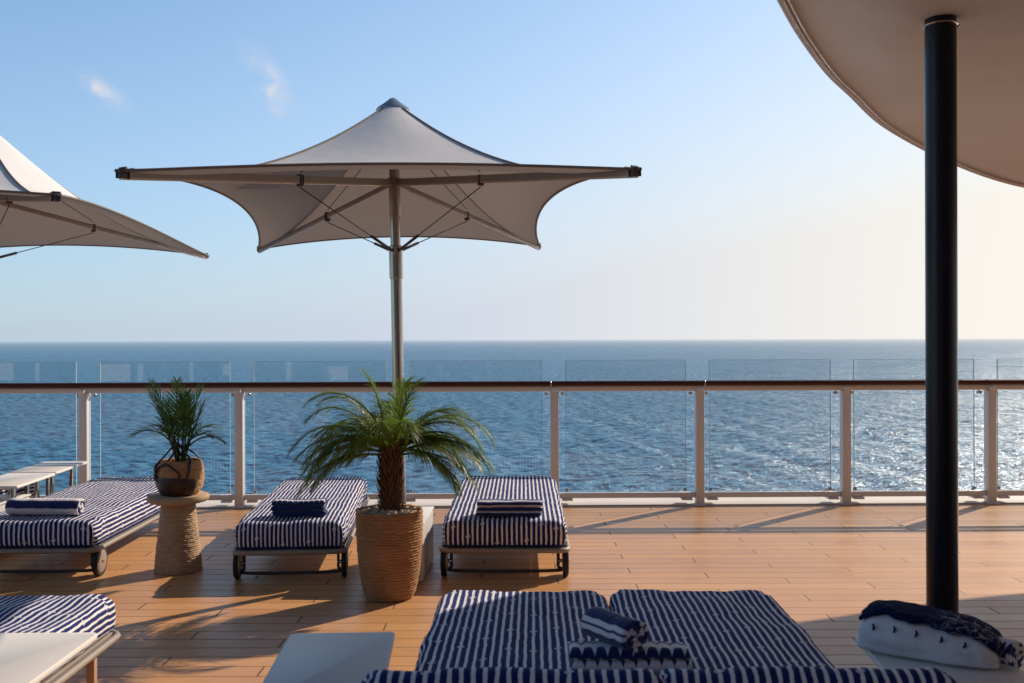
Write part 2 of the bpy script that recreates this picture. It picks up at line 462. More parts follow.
dh = empty('added_deckhouse', (0, -8.6, 0))
tag(dh, 'added dark glazed front unseen behind the viewer, blocking sky light and mirrored in the railing glass', 'added_deckhouse')
bm = bmesh.new(); box(bm, -20, 20, -.4, 0, .004, 9.0, .01, 1); sharp(link('wall', bm, simple('dark_wall', (.07, .08, .09), .5), dh))  # tall dark wall added out of view to block sky light from behind
M_wf = simple('reflection_white', (.8, .78, .75), .5); M_win = simple('dark_pane', (.02, .03, .04), .1)
k = 0
for x0, x1, z0, z1 in ((-16.2, -15.1, .9, 1.5), (-14.0, -12.8, .50, 1.0), (-12.2, -12.1, .1, 1.9), (-10.9, -9.9, .42, .93), (-9.70, -9.56, .42, .93), (-8.3, -8.2, .3, 1.0), (-7.4, -6.7, .62, .92), (-5.6, -5.45, .1, 1.4), (-4.6, -3.9, .45, .85), (-2.4, -2.3, .1, 1.8), (0, .2, .1, 3.2), (3.5, 3.7, .1, 3.2), (7, 7.2, .1, 3.2), (10, 10.2, .1, 3.2), (14, 14.2, .1, 3.2)):
    bm = bmesh.new(); box(bm, x0, x1, .003, .06, z0, z1, .01, 1)
    sharp(link('reflection_bar' if x1-x0 < .5 else 'reflection_board', bm, M_wf, dh))  # added unseen, placed to show up as reflections in the railing glass
for x in np.arange(-18.5, 18, 3.4):
    bm = bmesh.new(); box(bm, x, x+1.9, .002, .02, .5, 2.9); link('window', bm, M_win, dh)

# ------------------------------------------------------------------ loungers
def rounded_box(bm, W, L, H, r, nx, ny, nz, fn=None, M4=None, uvs=True, uoff=0):
    """rounded box centred in x, y from 0..L, z 0..H; UV in metres wrapping over the sides"""
    def grid(o, du, dv, nu, nv):
        return [[Vector(o)+Vector(du)*(i/nu)+Vector(dv)*(j/nv) for j in range(nv+1)] for i in range(nu+1)]
    c = {}
    def V(p):
        q = Vector((max(-W/2+r, min(W/2-r, p.x)), max(r, min(L-r, p.y)), max(r, min(H-r, p.z))))
        d = p-q
        if d.length > 1e-9: p2 = q+d.normalized()*r
        else: p2 = p
        if fn: p2 = fn(p2)
        key = (round(p.x,5), round(p.y,5), round(p.z,5))
        if key not in c:
            c[key] = bm.verts.new(M4 @ p2 if M4 is not None else p2); src[c[key]] = p.copy()
        return c[key]
    src = {}
    uvl = bm.loops.layers.uv.get('UVMap') or bm.loops.layers.uv.new('UVMap')
    sides = [('top', grid((-W/2,0,H),(W,0,0),(0,L,0),nx,ny)), ('bot', grid((-W/2,0,0),(0,L,0),(W,0,0),ny,nx)),
             ('front', grid((-W/2,0,0),(W,0,0),(0,0,H),nx,nz)), ('back', grid((-W/2,L,0),(0,0,H),(W,0,0),nz,nx)),
             ('left', grid((-W/2,0,0),(0,0,H),(0,L,0),nz,ny)), ('right', grid((W/2,0,0),(0,L,0),(0,0,H),ny,nz))]
    for nm, G in sides:
        for i in range(len(G)-1):
            for j in range(len(G[0])-1):
                vs = [V(G[i][j]), V(G[i+1][j]), V(G[i+1][j+1]), V(G[i][j+1])]
                if len(set(vs)) < 4: continue
                f = bm.faces.new(vs)
                for lp in f.loops:
                    p = src[lp.vert]
                    if nm in ('top', 'bot'): uv = (p.x, p.y)
                    elif nm == 'front': uv = (p.x, -(H-p.z))
                    elif nm == 'back': uv = (p.x, L+(H-p.z))
                    elif nm == 'left': uv = (-W/2-(H-p.z), p.y)
                    else: uv = (W/2+(H-p.z), p.y)
                    lp[uvl].uv = (uv[0]+uoff, uv[1])

def puff(seed, W, L, H, amt=.011):
    def fn(p):
        n = noise.noise(Vector((p.x*5+seed, p.y*4, p.z*4)))*amt + noise.noise(Vector((p.x*14+seed, p.y*11, p.z*14)))*amt*.4
        edge = min(1, max(0, p.z/H))
        q = p.copy()
        q.z += n*edge + .010*math.sin(PI*min(1,max(0,(p.x/W+.5))))*edge*math.sin(PI*min(1,max(0,p.y/L)))
        # sides bulge and wrinkle
        sx = abs(p.x)/(W/2)
        if sx > .93: q.x += math.copysign(n*1.2 + .008*math.sin(PI*edge), p.x) + .004*noise.noise(Vector((p.y*22, p.z*30, seed)))
        if p.y < .05*L: q.y -= .010*math.sin(PI*edge)+.004*noise.noise(Vector((p.x*24, p.z*26, seed)))
        # settle tucked corners
        if sx > .9 and (p.y < .06*L or p.y > .94*L): q.z -= .012*edge
        return q
    return fn

LW, LL, MH, MB_ = .80, 2.18, .175, .208
def piping(bm, W, L, z, r=.006):
    c = .07; pts = []
    for cx, cy, a0 in ((W/2-c, c, -90), (W/2-c, L-c, 0), (-W/2+c, L-c, 90), (-W/2+c, c, 180)):
        for k in range(7):
            a = R(a0+15*k); pts.append((cx+c*math.cos(a), cy+c*math.sin(a), z))
    tube(bm, pts, r, 6, closed=True)
def frame_ring(bm, W, L, z, r=.02):
    piping(bm, W, L, z, r)
def wheel_parts(root, x, y, side):
    wl = empty('wheel', (x, y, .1)); wl.parent = root
    bm = bmesh.new()
    prof = [(.078, -.017), (.094, -.018), (.1, -.012), (.1, .012), (.094, .018), (.078, .017)]
    Mx = Matrix.Rotation(PI/2, 4, 'Y')
    lathe(bm, prof, 40, cap0=False, cap1=False)
    bmesh.ops.transform(bm, matrix=Mx, verts=bm.verts)
    link('tyre', bm, M['tyre'], wl)
    bm = bmesh.new()
    lathe(bm, [(.02,-.022),(.07,-.021),(.079,-.015),(.079,.015),(.07,.021),(.02,.022)], 40)
    bmesh.ops.transform(bm, matrix=Mx, verts=bm.verts)
    sharp(link('wheel_disc', bm, M['rim'], wl))
    bm = bmesh.new(); tube(bm, [(-.05*side, 0, 0), (.026*side, 0, 0)], .012, 12)
    link('axle', bm, M['steel'], wl)
def leg_part(root, x, y):
    bm = bmesh.new(); box(bm, x-.018, x+.018, y-.018, y+.018, .0, .180, .005, 2)
    sharp(link('leg', bm, M['tanleg'], root))
def make_lounger():
    root = empty('sun_lounger')
    bm = bmesh.new(); rounded_box(bm, LW, LL, MH, .035, 44, 90, 10, puff(1.3, LW, LL, MH))
    mt = link('mattress', bm, M['stripe'], root); mt.location = (0, 0, MB_)
    bm = bmesh.new(); piping(bm, LW+.012, LL+.012, .012, .005)
    o = link('piping', bm, M['stripe'], mt); o.location = (0, -.006, 0)
    bm = bmesh.new(); frame_ring(bm, LW+.035, LL+.03, .190, .017)
    o = link('frame', bm, M['frame'], root); o.location = (0, -.015, 0)
    bm = bmesh.new(); box(bm, -LW/2+.01, LW/2-.01, .02, LL-.02, .186, .204, .003, 1); sharp(link('base_board', bm, M['frame'], root))
    # low rounded bracket between the wheels
    W2 = .352
    pts = catmull([(-W2, .10, .185), (-W2, .10, .07), (-W2+.03, .10, .035), (W2-.03, .10, .035), (W2, .10, .07), (W2, .10, .185)], 6)
    bm = bmesh.new(); tube(bm, pts, .011, 10)
    link('wheel_bracket', bm, M['darkframe'], root)
    for s in (-1, 1): wheel_parts(root, s*.402, .10, s)
    for s in (-1, 1): leg_part(root, s*.36, LL-.25)
    return root
proto = make_lounger()
tag(proto, 'striped lounger directly behind the right towel, nearest the palm on its right side', 'sun lounger', 'striped sun loungers with wheels by the railing')
proto.location = (-.053, 6.50, 0); proto.rotation_euler.z = -.010
proto['label'] = 'striped sun lounger right of the potted palm, holding a navy towel with white stripes'
B = copy_tree(proto); B.location = (-1.452, 6.47, 0); B.rotation_euler.z = .075; B.scale = (.865, 1, 1)
B['label'] = 'striped sun lounger between the round rope stool and the potted palm'
A = copy_tree(proto); A.location = (-3.155, 6.53, 0); A.rotation_euler.z = .027
A['label'] = 'striped sun lounger left of the rope stool with a rolled towel on it'
Dl = copy_tree(proto); Dl.location = (-4.40, 6.33, 0); Dl.rotation_euler.z = .03
Dl['label'] = 'striped sun lounger cut off by the left edge, partly behind the two white tables'

# reclining loungers: far end low, backrest raised towards the camera
def make_recliner(head=True):
    root = empty('reclining_lounger')
    SLn = 1.55   # seat length, origin at far (foot) end, local y runs towards the camera as negative
    bm = bmesh.new(); rounded_box(bm, LW, SLn, MH, .04, 44, 70, 10, puff(4.1, LW, SLn, MH))
    mt = link('mattress', bm, M['stripe'], root); mt.location = (0, -SLn, MB_)
    ang = R(31)
    bm = bmesh.new()
    Mb = Matrix.Translation((0, -SLn-.01, MB_+.02)) @ Matrix.Rotation(PI, 4, 'Z') @ Matrix.Rotation(ang, 4, 'X')
    BL = .74
    rounded_box(bm, LW+.03, BL, .13, .05, 44, 40, 10, puff(7.7, LW, BL, .13), None)
    bk = link('backrest', bm, M['stripe'], root); bk.matrix_local = Mb
    bm = bmesh.new(); box(bm, -.37, .37, .02, BL-.05, -.035, -.012, .006, 2)
    sharp(link('backrest_frame', bm, M['frame'], bk))
    bm = bmesh.new()
    frame_ring(bm, LW+.035, LL+.10, .190, .017)
    for v in bm.verts: v.co.y -= LL+.085
    link('frame', bm, M['frame'], root)
    bm = bmesh.new(); box(bm, -LW/2+.01, LW/2-.01, -SLn, -.02, .186, .204, .003, 1); sharp(link('base_board', bm, M['frame'], root))
    for s in (-1, 1): leg_part(root, s*.385, -.25)
    for s in (-1, 1): wheel_parts(root, s*.385, -LL+.1, s)
    return root
F = make_recliner(); F.location = (.052, 4.72, 0); F.rotation_euler.z = -.022; F.scale = (.97, 1, 1)
tag(F, 'left one of the two striped loungers pushed together in the foreground shade', 'sun lounger', 'striped reclining loungers in the foreground')
G = copy_tree(F); G.location = (.836, 4.72, 0); G.rotation_euler.z = -.032; G.scale = (.95, 1, 1)
G['label'] = 'right one of the two striped loungers pushed together, next to the white towel stack'
E = copy_tree(F); E.location = (-2.26, 4.67, 0); E.scale = (1, 1, 1); E.rotation_euler.z = .012
E['label'] = 'striped lounger in the bottom left corner, half hidden by a white side table'

# ------------------------------------------------------------------ side tables
def rrect(W, L, c, n=6):
    pts = []
    for cx, cy, a0 in ((W/2-c, -L/2+c, -90), (W/2-c, L/2-c, 0), (-W/2+c, L/2-c, 90), (-W/2+c, -L/2+c, 180)):
        for k in range(n+1):
            a = R(a0+90*k/n); pts.append((cx+c*math.cos(a), cy+c*math.sin(a)))
    return pts
TW, TL, THt = .38, .74, .5
def make_table():
    root = empty('side_table')
    bm = bmesh.new(); P = rrect(TW, TL, .022)
    lay = []
    for z, s in ((THt-.020, .994), (THt-.017, 1.0), (THt-.003, 1.0), (THt, .992)):
        lay.append([bm.verts.new((x*s, y*s, z)) for x, y in P])
    for a, b in zip(lay, lay[1:]):
        for k in range(len(P)): bm.faces.new((a[k], a[(k+1)%len(P)], b[(k+1)%len(P)], b[k]))
    bm.faces.new(lay[-1]); bm.faces.new(lay[0][::-1])
    sharp(link('table_top', bm, M['table'], root), 50)
    for sx in (-1, 1):
        for sy in (-1, 1):
            bm = bmesh.new(); x, y = sx*(TW/2-.09), sy*(TL/2-.15)
            box(bm, x-.014, x+.014, y-.022, y+.022, .0, THt-.0215, .004, 2)
            sharp(link('leg', bm, M['steel'], root))
    for sy in (-1, 1):
        bm = bmesh.new(); y = sy*(TL/2-.15); box(bm, -(TW/2-.105), TW/2-.105, y-.01, y+.01, THt-.05, THt-.0215, .003, 1)
        sharp(link('cross_rail', bm, M['steel'], root))
    return root
T = make_table(); gt = 'white rectangular side tables between the loungers'
tag(T, 'shaded grey looking side table standing alone left of the paired foreground loungers', 'side table', gt)
T.location = (-.600, 3.63-TL/2, 0); T.rotation_euler.z = .055
for loc, rz, lab in (((-1.70, 3.64-TL/2, 0), .01, 'sunlit cream side table in the bottom left corner beside the striped lounger'),
                     ((-3.93, 8.46, 0), .07, 'farther of two white tables at the left edge, touching the railing post'),
                     ((-3.86, 7.68, 0), .07, 'nearer of two white tables at the left edge, cut off by the frame'),
                     ((1.416, 3.213, 0), -.086, 'pale side table under the big white folded towel at the bottom right')):
    c = copy_tree(T); c.location = loc; c.rotation_euler.z = rz; c['label'] = lab
    if 'big white' in lab: c.scale = (1.15, 1, 1)
    if 'bottom left' in lab:
        for k in [x for x in bpy.data.objects if x.parent == c and x.name.startswith('leg')]: k.location.x -= .07 if k.data.vertices[0].co.x > 0 else 0

# ------------------------------------------------------------------ parasols
def make_parasol():
    root = empty('parasol')
    HX, HY, ZC, ZA = 1.245, 2.03, 2.378, 3.135
    corners = [(-HX,-HY), (HX,-HY), (HX,HY), (-HX,HY)]
    bm = bmesh.new(); uvn = 26; sn = 30
    mesh_rows = {}
    def pt(side, t, s):
        a = Vector(corners[side]+(0,)); b = Vector(corners[(side+1)%4]+(0,))
        w = 4*t*(1-t); m = (a+b)/2
        sag = .20 if side in (1, 3) else .26
        rise = .125 if side in (1, 3) else .075
        e = a.lerp(b, t) - m.normalized()*sag*w**.85
        ze = ZC + rise*w
        r0 = .085
        ring = e.normalized()*r0
        el = e/math.sqrt((e.x/HX)**2+(e.y/HY)**2)
        e2 = e.lerp(el*1.12, .55*(1-s)**1.6)
        p = ring.lerp(e2, s)
        # cloth is pulled in between the hips
        z = ze + (ZA-ze)*(1-s)**(1.60+.25*s)
        z -= .030*w*s*s*(1-s)*4
        return Vector((p.x, p.y, z))
    vs = {}
    def V(side, i, j):
        if i == uvn: side, i = (side+1)%4, 0
        k = (side, i, j)
        if k not in vs: vs[k] = bm.verts.new(pt(side, i/uvn, (j/sn)**1.15))
        return vs[k]
    for side in range(4):
        for i in range(uvn):
            for j in range(sn):
                bm.faces.new((V(side,i,j), V(side,i,j+1), V(side,i+1,j+1), V(side,i+1,j)))
    cl = link('canopy', bm, M['canopy'], root)
    bm = None
    bm = bmesh.new()
    for side in range(4):
        tube(bm, [pt(side, i/uvn, .995)+Vector((0,0,-.003)) for i in range(uvn+1)], .008, 6)
    link('hem', bm, M['canopy'], cl)
    bm = bmesh.new()
    for side in range(4):
        tube(bm, [pt(side, 0, s)+Vector((0,0,.004)) for s in np.linspace(.02, .97, 24)], .006, 6)
    link('seam', bm, M['canopy'], cl)
    bm = bmesh.new(); lathe(bm, [(.112, ZA-.02), (.115, ZA-.008), (.104, ZA+.004), (.06, ZA+.034), (.02, ZA+.066), (.004, ZA+.072)], 32)
    sharp(link('cap', bm, M['cap'], root), 50)
    # pole
    bm = bmesh.new(); lathe(bm, [(.039, .36), (.039, 2.2), (.034, 2.201), (.034, 3.14)], 28)
    sharp(link('pole', bm, M['steel'], root))
    bm = bmesh.new(); lathe(bm, [(.036, 2.40), (.0385, 2.405), (.0385, 2.61), (.05, 2.615), (.05, 2.66), (.038, 2.665)], 28)
    sharp(link('hub', bm, M['arm'], root))
    bm = bmesh.new(); lathe(bm, [(.041, 1.98), (.046, 1.985), (.046, 2.2), (.041, 2.205)], 28)
    sharp(link('collar', bm, M['steel'], root))
    for cx, cy in corners:
        d = Vector((cx, cy, 0)).normalized(); L = math.hypot(cx, cy)
        p0 = d*.055 + Vector((0,0,2.63)); p1 = Vector((cx, cy, ZC-.012)) - d*.045
        bm = bmesh.new(); bar(bm, p0, p1, .026, .028, .005)
        arm = sharp(link('arm', bm, M['arm'], root))
        bm = bmesh.new(); bar(bm, p0+Vector((0,0,-.020)), p1+Vector((0,0,-.020)), .022, .011, .003)  # bright strip standing in for the arm's orange-lit lower edge
        sharp(link('lit_edge_strip', bm, M['bronze'], arm))
        bm = bmesh.new(); bar(bm, p1-d*.03, p1+d*.014, .030, .030, .007)
        for k in range(3):
            qq = p1-d*(.01+.045*k)+Vector((0,0,.027)); tube(bm, [qq-Vector((-d.y, d.x, 0))*.022, qq+Vector((-d.y, d.x, 0))*.022], .0065, 8)
        sharp(link('arm_end', bm, M['cable'], arm))
        # knuckle, strut and stay wires
        m = p0.lerp(p1, .42); side = Vector((-d.y, d.x, 0))
        bm = bmesh.new(); box(bm, -.014, .014, -.014, .014, -.024, .022, .004, 2, Matrix.Translation(m) @ Matrix.Rotation(math.atan2(d.y, d.x), 4, 'Z'))
        tube(bm, [m+Vector((0,0,-.034))-side*.018, m+Vector((0,0,-.034))+side*.018], .010, 8)
        sharp(link('bracket', bm, M['cable'], arm))
        bm = bmesh.new(); f = d*.045+Vector((0,0,2.17)); g = f.lerp(m+Vector((0,0,-.05)), .25)
        tube(bm, [f, g], .010, 8); tube(bm, [g, m+Vector((0,0,-.05))], .0035, 6)
        link('stay', bm, M['cable'], root)
        bm = bmesh.new(); top = d*.45+Vector((0,0,2.80))
        tube(bm, [m+Vector((0,0,.04)), top], .003, 6)
        link('upper_wire', bm, M['cable'], root)
    # white ballast box that holds the pole
    RB = Matrix.Rotation(-.115, 4, 'Z')
    bm = bmesh.new(); box(bm, -.205, .185, -.33, .33, .004, .366, .012, 2, RB)
    sharp(link('ballast_box', bm, M['box'], root))
    bm = bmesh.new(); box(bm, -.212, .192, -.337, .337, .3675, .378, .003, 2, RB)
    sharp(link('box_lid', bm, M['white'], root))
    return root
P1 = make_parasol(); gp = 'grey beige parasols over the loungers'
tag(P1, 'complete square parasol in the middle, its steel pole rising behind the potted palm', 'parasol', gp)
P1.location = (-.815, 6.75, 0); P1.rotation_euler = (0, R(-.9), .092)
P1.location.x = -.752
P2 = copy_tree(P1); P2.location = (-3.935, 7.40, 0); P2.rotation_euler = (0, 0, .096)
P2['label'] = 'parasol cut off by the left edge, only its right corner and arms visible'

# ------------------------------------------------------------------ roof and column
roof = empty('shade_roof', (2.075, 4.81, 0))
tag(roof, 'curved taupe shade roof overhead at the top right, carried by a dark navy round column', 'roof')
edge = [(.70,1.5,3.2),(.82,3.0,3.25),(1.02,4.1,3.27),(1.217,4.70,3.27),(1.34,4.98,3.265),(1.595,5.52,3.255),(1.95,6.17,3.225),(2.24,6.59,3.185),(2.65,7.15,3.115),(3.18,7.66,3.025),(3.76,8.09,2.925),(4.28,8.33,2.845),(4.9,8.62,2.82),(6.3,9.15,2.8),(8.2,9.4,2.8),(12,8.6,2.9),(14,3,3),(13,-5,3),(8,-8,3),(3,-7,3.1),(.9,-3.2,3.1),(.65,-.5,3.15)]
crv = catmull(edge, 10, closed=True)
ctr = Vector((6.5, 1.5, 0)); ZE = 2.955
bm = bmesh.new(); rings = []
for f in (0, .01, .025, .045, .07, .1, .14, .19, .26, .35, .5, .7, .95):
    ring = []
    for p in crv:
        q = p.lerp(ctr, f); g = min(1, f/.10); g = g*g*(3-2*g)
        w = .006*noise.noise(Vector((q.x*1.4, q.y*1.4, 0)))*min(1, f*12)
        ring.append(bm.verts.new((q.x-2.06, q.y-4.81, p.z*(1-g)+(3.095+.12*f)*g+w)))
    rings.append(ring)
n = len(crv)
for a, b in zip(rings, rings[1:]):
    for k in range(n): bm.faces.new((a[k], b[k], b[(k+1)%n], a[(k+1)%n]))
bm.faces.new(rings[-1])
o = link('membrane', bm, M['roof'], roof); so = o.modifiers.new('S', 'SOLIDIFY'); so.thickness = .05; so.offset = 1
bm = bmesh.new(); tube(bm, [(p.x-2.06, p.y-4.81, p.z) for p in crv], .024, 10, closed=True)
link('rim', bm, M['rope_trim'], roof)
bm = bmesh.new(); tube(bm, [(p.x-2.06+(ctr.x-p.x)*.006, p.y-4.81+(ctr.y-p.y)*.006, p.z-.022) for p in crv], .006, 8, closed=True)
link('trim_cord', bm, M['bronze'], roof)
bm = bmesh.new(); lathe(bm, [(.085, 0), (.085, .012), (.0725, .014), (.0725, 3.13)], 40)
colm = sharp(link('column', bm, M['column'], roof))
bm = bmesh.new(); lathe(bm, [(.0735, 3.070), (.081, 3.072), (.081, 3.078), (.0735, 3.08)], 40)
tube(bm, [(.08, 0, 3.075), (.094, 0, 3.075)], .008, 8)
link('collar', bm, M['steel'], colm)

# ------------------------------------------------------------------ planter + palm
def rope_lathe(prof, coil, amp=.006, seg=72, seed=0):
    """smooth profile resampled into rope coils"""
    P = catmull([(r, z, 0) for r, z in prof], 8)
    out = []; z0, z1 = P[0].y, P[-1].y; N = int((z1-z0)/coil)*6
    def rad(z):
        for a, b in zip(P, P[1:]):
            if a.y <= z <= b.y+1e-9: return a.x+(b.x-a.x)*(z-a.y)/max(1e-9, b.y-a.y)
        return P[-1].x
    bm = bmesh.new(); rings = []
    for i in range(N+1):
        z = z0+(z1-z0)*i/N; r0 = rad(z)
        ring = []
        for k in range(seg):
            a = 2*PI*k/seg
            zz = (z-z0)/coil + a/(2*PI) + .25*noise.noise(Vector((math.cos(a)*2, math.sin(a)*2, z*9+seed)))
            r = r0 + amp*abs(math.sin(PI*zz)) + .0045*noise.noise(Vector((math.cos(a)*9, math.sin(a)*9, z*60+seed))) + .003*noise.noise(Vector((math.cos(a)*26, math.sin(a)*26, z*170+seed)))
            ring.append(bm.verts.new((r*math.cos(a), r*math.sin(a), z)))
        rings.append(ring)
    for a, b in zip(rings, rings[1:]):
        for k in range(seg): bm.faces.new((a[k], a[(k+1)%seg], b[(k+1)%seg], b[k]))
    bm.faces.new(rings[0][::-1])
    # inner lip
    top = rings[-1]; inner = [bm.verts.new((v.co.x*.90, v.co.y*.90, v.co.z-.004)) for v in top]
    deep = [bm.verts.new((v.co.x*.88, v.co.y*.88, v.co.z-.06)) for v in top]
    for a, b in ((top, inner), (inner, deep)):
        for k in range(seg): bm.faces.new((a[k], a[(k+1)%seg], b[(k+1)%seg], b[k]))
    return bm
def leaflet(bm, p, d, L, w, droop, up=Vector((0,0,1)), seg=4):
    """folded, tapering, drooping blade"""
    d = d.normalized(); s = d.cross(up)
    if s.length < .05: s = Vector((1,0,0))
    s.normalize(); nrm = s.cross(d)
    prev = None
    pos = p.copy(); dirn = d.copy()
    for i in range(seg+1):
        t = i/seg; ww = w*(math.sin(PI*min(1, .12+.88*t*.98+.0))**.6 if t < .98 else .06)*(1-.35*t)
        l = bm.verts.new(pos - s*ww*.5 + nrm*ww*.18); c = bm.verts.new(pos); r = bm.verts.new(pos + s*ww*.5 + nrm*ww*.18)
        if prev:
            bm.faces.new((prev[0], prev[1], c, l)); bm.faces.new((prev[1], prev[2], r, c))
        prev = (l, c, r)
        dirn = (dirn + Vector((0,0,-1))*droop/seg).normalized()
        pos = pos + dirn*L/seg
def frond(bmL, bmS, base, az, elev, L, droop, nl=34, ll=.2, lw=.010, ldroop=.5, start=.16, rnd=random, vspread=.35):
    d = Vector((math.cos(az)*math.cos(elev), math.sin(az)*math.cos(elev), math.sin(elev)))
    N = 16; pts = [base.copy()]; dirs = [d.copy()]
    tw = rnd.uniform(-.12, .12)
    for i in range(N):
        t = (i+1)/N
        d = (d + Vector((-math.sin(az)*tw/N, math.cos(az)*tw/N, -droop*(.35+1.3*t)/N))).normalized()
        pts.append(pts[-1]+d*L/N); dirs.append(d.copy())
    tube(bmS, pts, [.0065*(1-.8*i/N)+.001 for i in range(N+1)], 5)
    for k in range(nl):
        t = start + (1-start)*(k+.5)/nl; f = t*N; i = min(N-1, int(f)); p = pts[i].lerp(pts[i+1], f-i); dd = dirs[i]
        side = dd.cross(Vector((0,0,1)))
        side = side.normalized() if side.length > .05 else Vector((-math.sin(az), math.cos(az), 0))
        up = side.cross(dd)
        size = ll*(math.sin(PI*(.12+.80*t))**.7)
        for s in (-1, 1):
            v = dd*(.75+.9*t+rnd.uniform(-.15,.15)) + side*s*(1.0-.35*t) + up*rnd.uniform(.0, vspread)
            leaflet(bmL, p, v, size*rnd.uniform(.8, 1.12), lw*rnd.uniform(.8,1.15), ldroop*rnd.uniform(.5,1.5), up)
pl = empty('palm_planter', (-.749, 6.06, 0))
tag(pl, 'tall tapered rope basket planter on the deck filled with pale pebbles', 'planter')
bm = rope_lathe([(.132, .003), (.155, .05), (.176, .16), (.190, .30), (.196, .42), (.197, .535)], .0165, .007)
link('basket', bm, M['jute'], pl)
bm = bmesh.new(); lathe(bm, [(.01, .50), (.176, .498)], 40, cap0=True, cap1=False); link('soil', bm, M['soil'], pl)
bm = bmesh.new()
rp = random.Random(3)
for i in range(330):
    a = rp.random()*2*PI; r = .172*math.sqrt(rp.random()); s = rp.uniform(.008, .019)
    z = .505+ .018*(1-r/.17) + rp.random()*.022
    n_ = bmesh.ops.create_icosphere(bm, subdivisions=1, radius=s)
    q = Matrix.Rotation(rp.random()*6, 3, Vector((rp.random(), rp.random(), rp.random()+.1)).normalized())
    for v in n_['verts']:
        c = v.co*rp.uniform(.8, 1.15); c = Vector((c.x*1.25, c.y*.9, c.z*.65)); v.co = q @ c + Vector((r*math.cos(a), r*math.sin(a), z))
o = link('pebbles', bm, M['pebble'], pl); o['kind'] = 'stuff'
palm = empty('palm', (-.745, 6.06, .505))
tag(palm, 'bushy pygmy date palm with arching fronds and shaggy trunk, growing in the rope planter', 'palm')
# trunk with leaf-base scales
TH_ = .40
bm = bmesh.new()
prof = [(.060, -.02), (.068, .04), (.070, .12), (.064, .22), (.060, .32), (.056, TH_), (.03, TH_+.06)]
lathe(bm, prof, 20)
for v in bm.verts: v.co += Vector((noise.noise(v.co*20), noise.noise(v.co*20+Vector((5,5,5))), 0))*.01
link('trunk', bm, M['bark'], palm)
bm = bmesh.new(); rp = random.Random(11)
for i in range(260):
    z = .0+ (TH_+.05)*i/260; a = i*2.39996; r = .060
    p = Vector((r*math.cos(a), r*math.sin(a), z)); d = Vector((math.cos(a), math.sin(a), 1.3+rp.random()*.8))
    leaflet(bm, p, d, rp.uniform(.045, .10), .020, -.2, Vector((math.cos(a), math.sin(a), 0)), 2)
for i in range(160):
    z = rp.random()*TH_; a = rp.random()*6.28; p = Vector((.065*math.cos(a), .065*math.sin(a), z))
    leaflet(bm, p, Vector((math.cos(a), math.sin(a), rp.uniform(-1.5,.8))), rp.uniform(.03,.07), .003, .8, seg=2)
link('trunk_scales', bm, M['fibre'], palm)
rp = random.Random(21)
crown = Vector((.015, 0, TH_+.015))
bmL = bmesh.new(); bmS = bmesh.new()
spec = []
for i in range(15): spec.append((i*2.39996+.3, R(rp.uniform(25, 48)), rp.uniform(.60, .74), rp.uniform(1.7, 2.3)))
for i in range(12): spec.append((i*2.39996+1.7, R(rp.uniform(40, 64)), rp.uniform(.58, .74), rp.uniform(1.8, 2.6)))
for i in range(12): spec.append((i*2.39996+2.2, R(rp.uniform(5, 28)), rp.uniform(.54, .68), rp.uniform(1.2, 1.7)))
for i in range(3): spec.append((i*2.39996+.9, R(rp.uniform(70, 84)), rp.uniform(.42, .52), rp.uniform(.9, 1.6)))
spec += [(PI+.1, R(48), .78, 2.3), (PI-.3, R(58), .74, 2.1), (.1, R(52), .78, 2.5), (-.45, R(30), .66, 2.0), (PI+.6, R(34), .70, 2.1), (PI*.90, R(62), .66, 1.9), (.35, R(60), .62, 1.9), (PI+.25, R(22), .66, 1.5), (PI-.15, R(8), .55, 1.4), (-.2, R(14), .60, 1.5), (.3, R(5), .52, 1.3), (PI+.45, R(12), .58, 1.5), (-.45, R(8), .54, 1.4)]
for az, el, L, dr in spec:
    b0 = crown + Vector((math.cos(az), math.sin(az), 0))*.03 + Vector((0,0,rp.uniform(-.05,.04)))
    L *= rp.uniform(.90, 1.03); dr *= .90
    if math.sin(az) < -.62:
        if el < R(30): az += R(52) if math.cos(az) > 0 else -R(52)
        else: L *= .72; el = max(el, R(48)); dr *= .8
    frond(bmL, bmS, b0, az, el, L, dr, nl=42, ll=.20, lw=.0078, ldroop=.85, rnd=rp)
palm.scale = (.93, .93, .97)
link('fronds', bmL, M['leaf'], palm)
link('frond_stems', bmS, M['leaf'], palm)

# ------------------------------------------------------------------ rope stool, basket pot and its plant
st = empty('rope_stool', (-2.28, 6.79, 0))
tag(st, 'mushroom shaped rope wrapped side stool carrying the small basket plant', 'stool')
bm = rope_lathe([(.155, .002), (.153, .02), (.140, .16), (.122, .32), (.108, .475)], .014, .004, seed=4)
link('pedestal', bm, M['stool'], st)
bm = bmesh.new(); lathe(bm, [(.08, .462), (.165, .466), (.192, .474), (.205, .488), (.206, .502), (.198, .514), (.185, .519), (.01, .52)], 56)
sharp(link('top', bm, M['stool'], st), 60)
pot = empty('basket_pot', (-2.262, 6.79, .521))
tag(pot, 'round woven basket pot with dark brown leather sling standing on the rope stool', 'basket')
bprof = [(.105, .0), (.125, .02), (.146, .07), (.151, .13), (.144, .19), (.128, .235)]
bm = rope_lathe(bprof, .0125, .004, seed=9)
link('basket', bm, M['basket'], pot)
bm = bmesh.new(); lathe(bm, [(.01, .20), (.118, .198)], 32, cap0=True, cap1=False); link('soil', bm, M['soil'], pot)
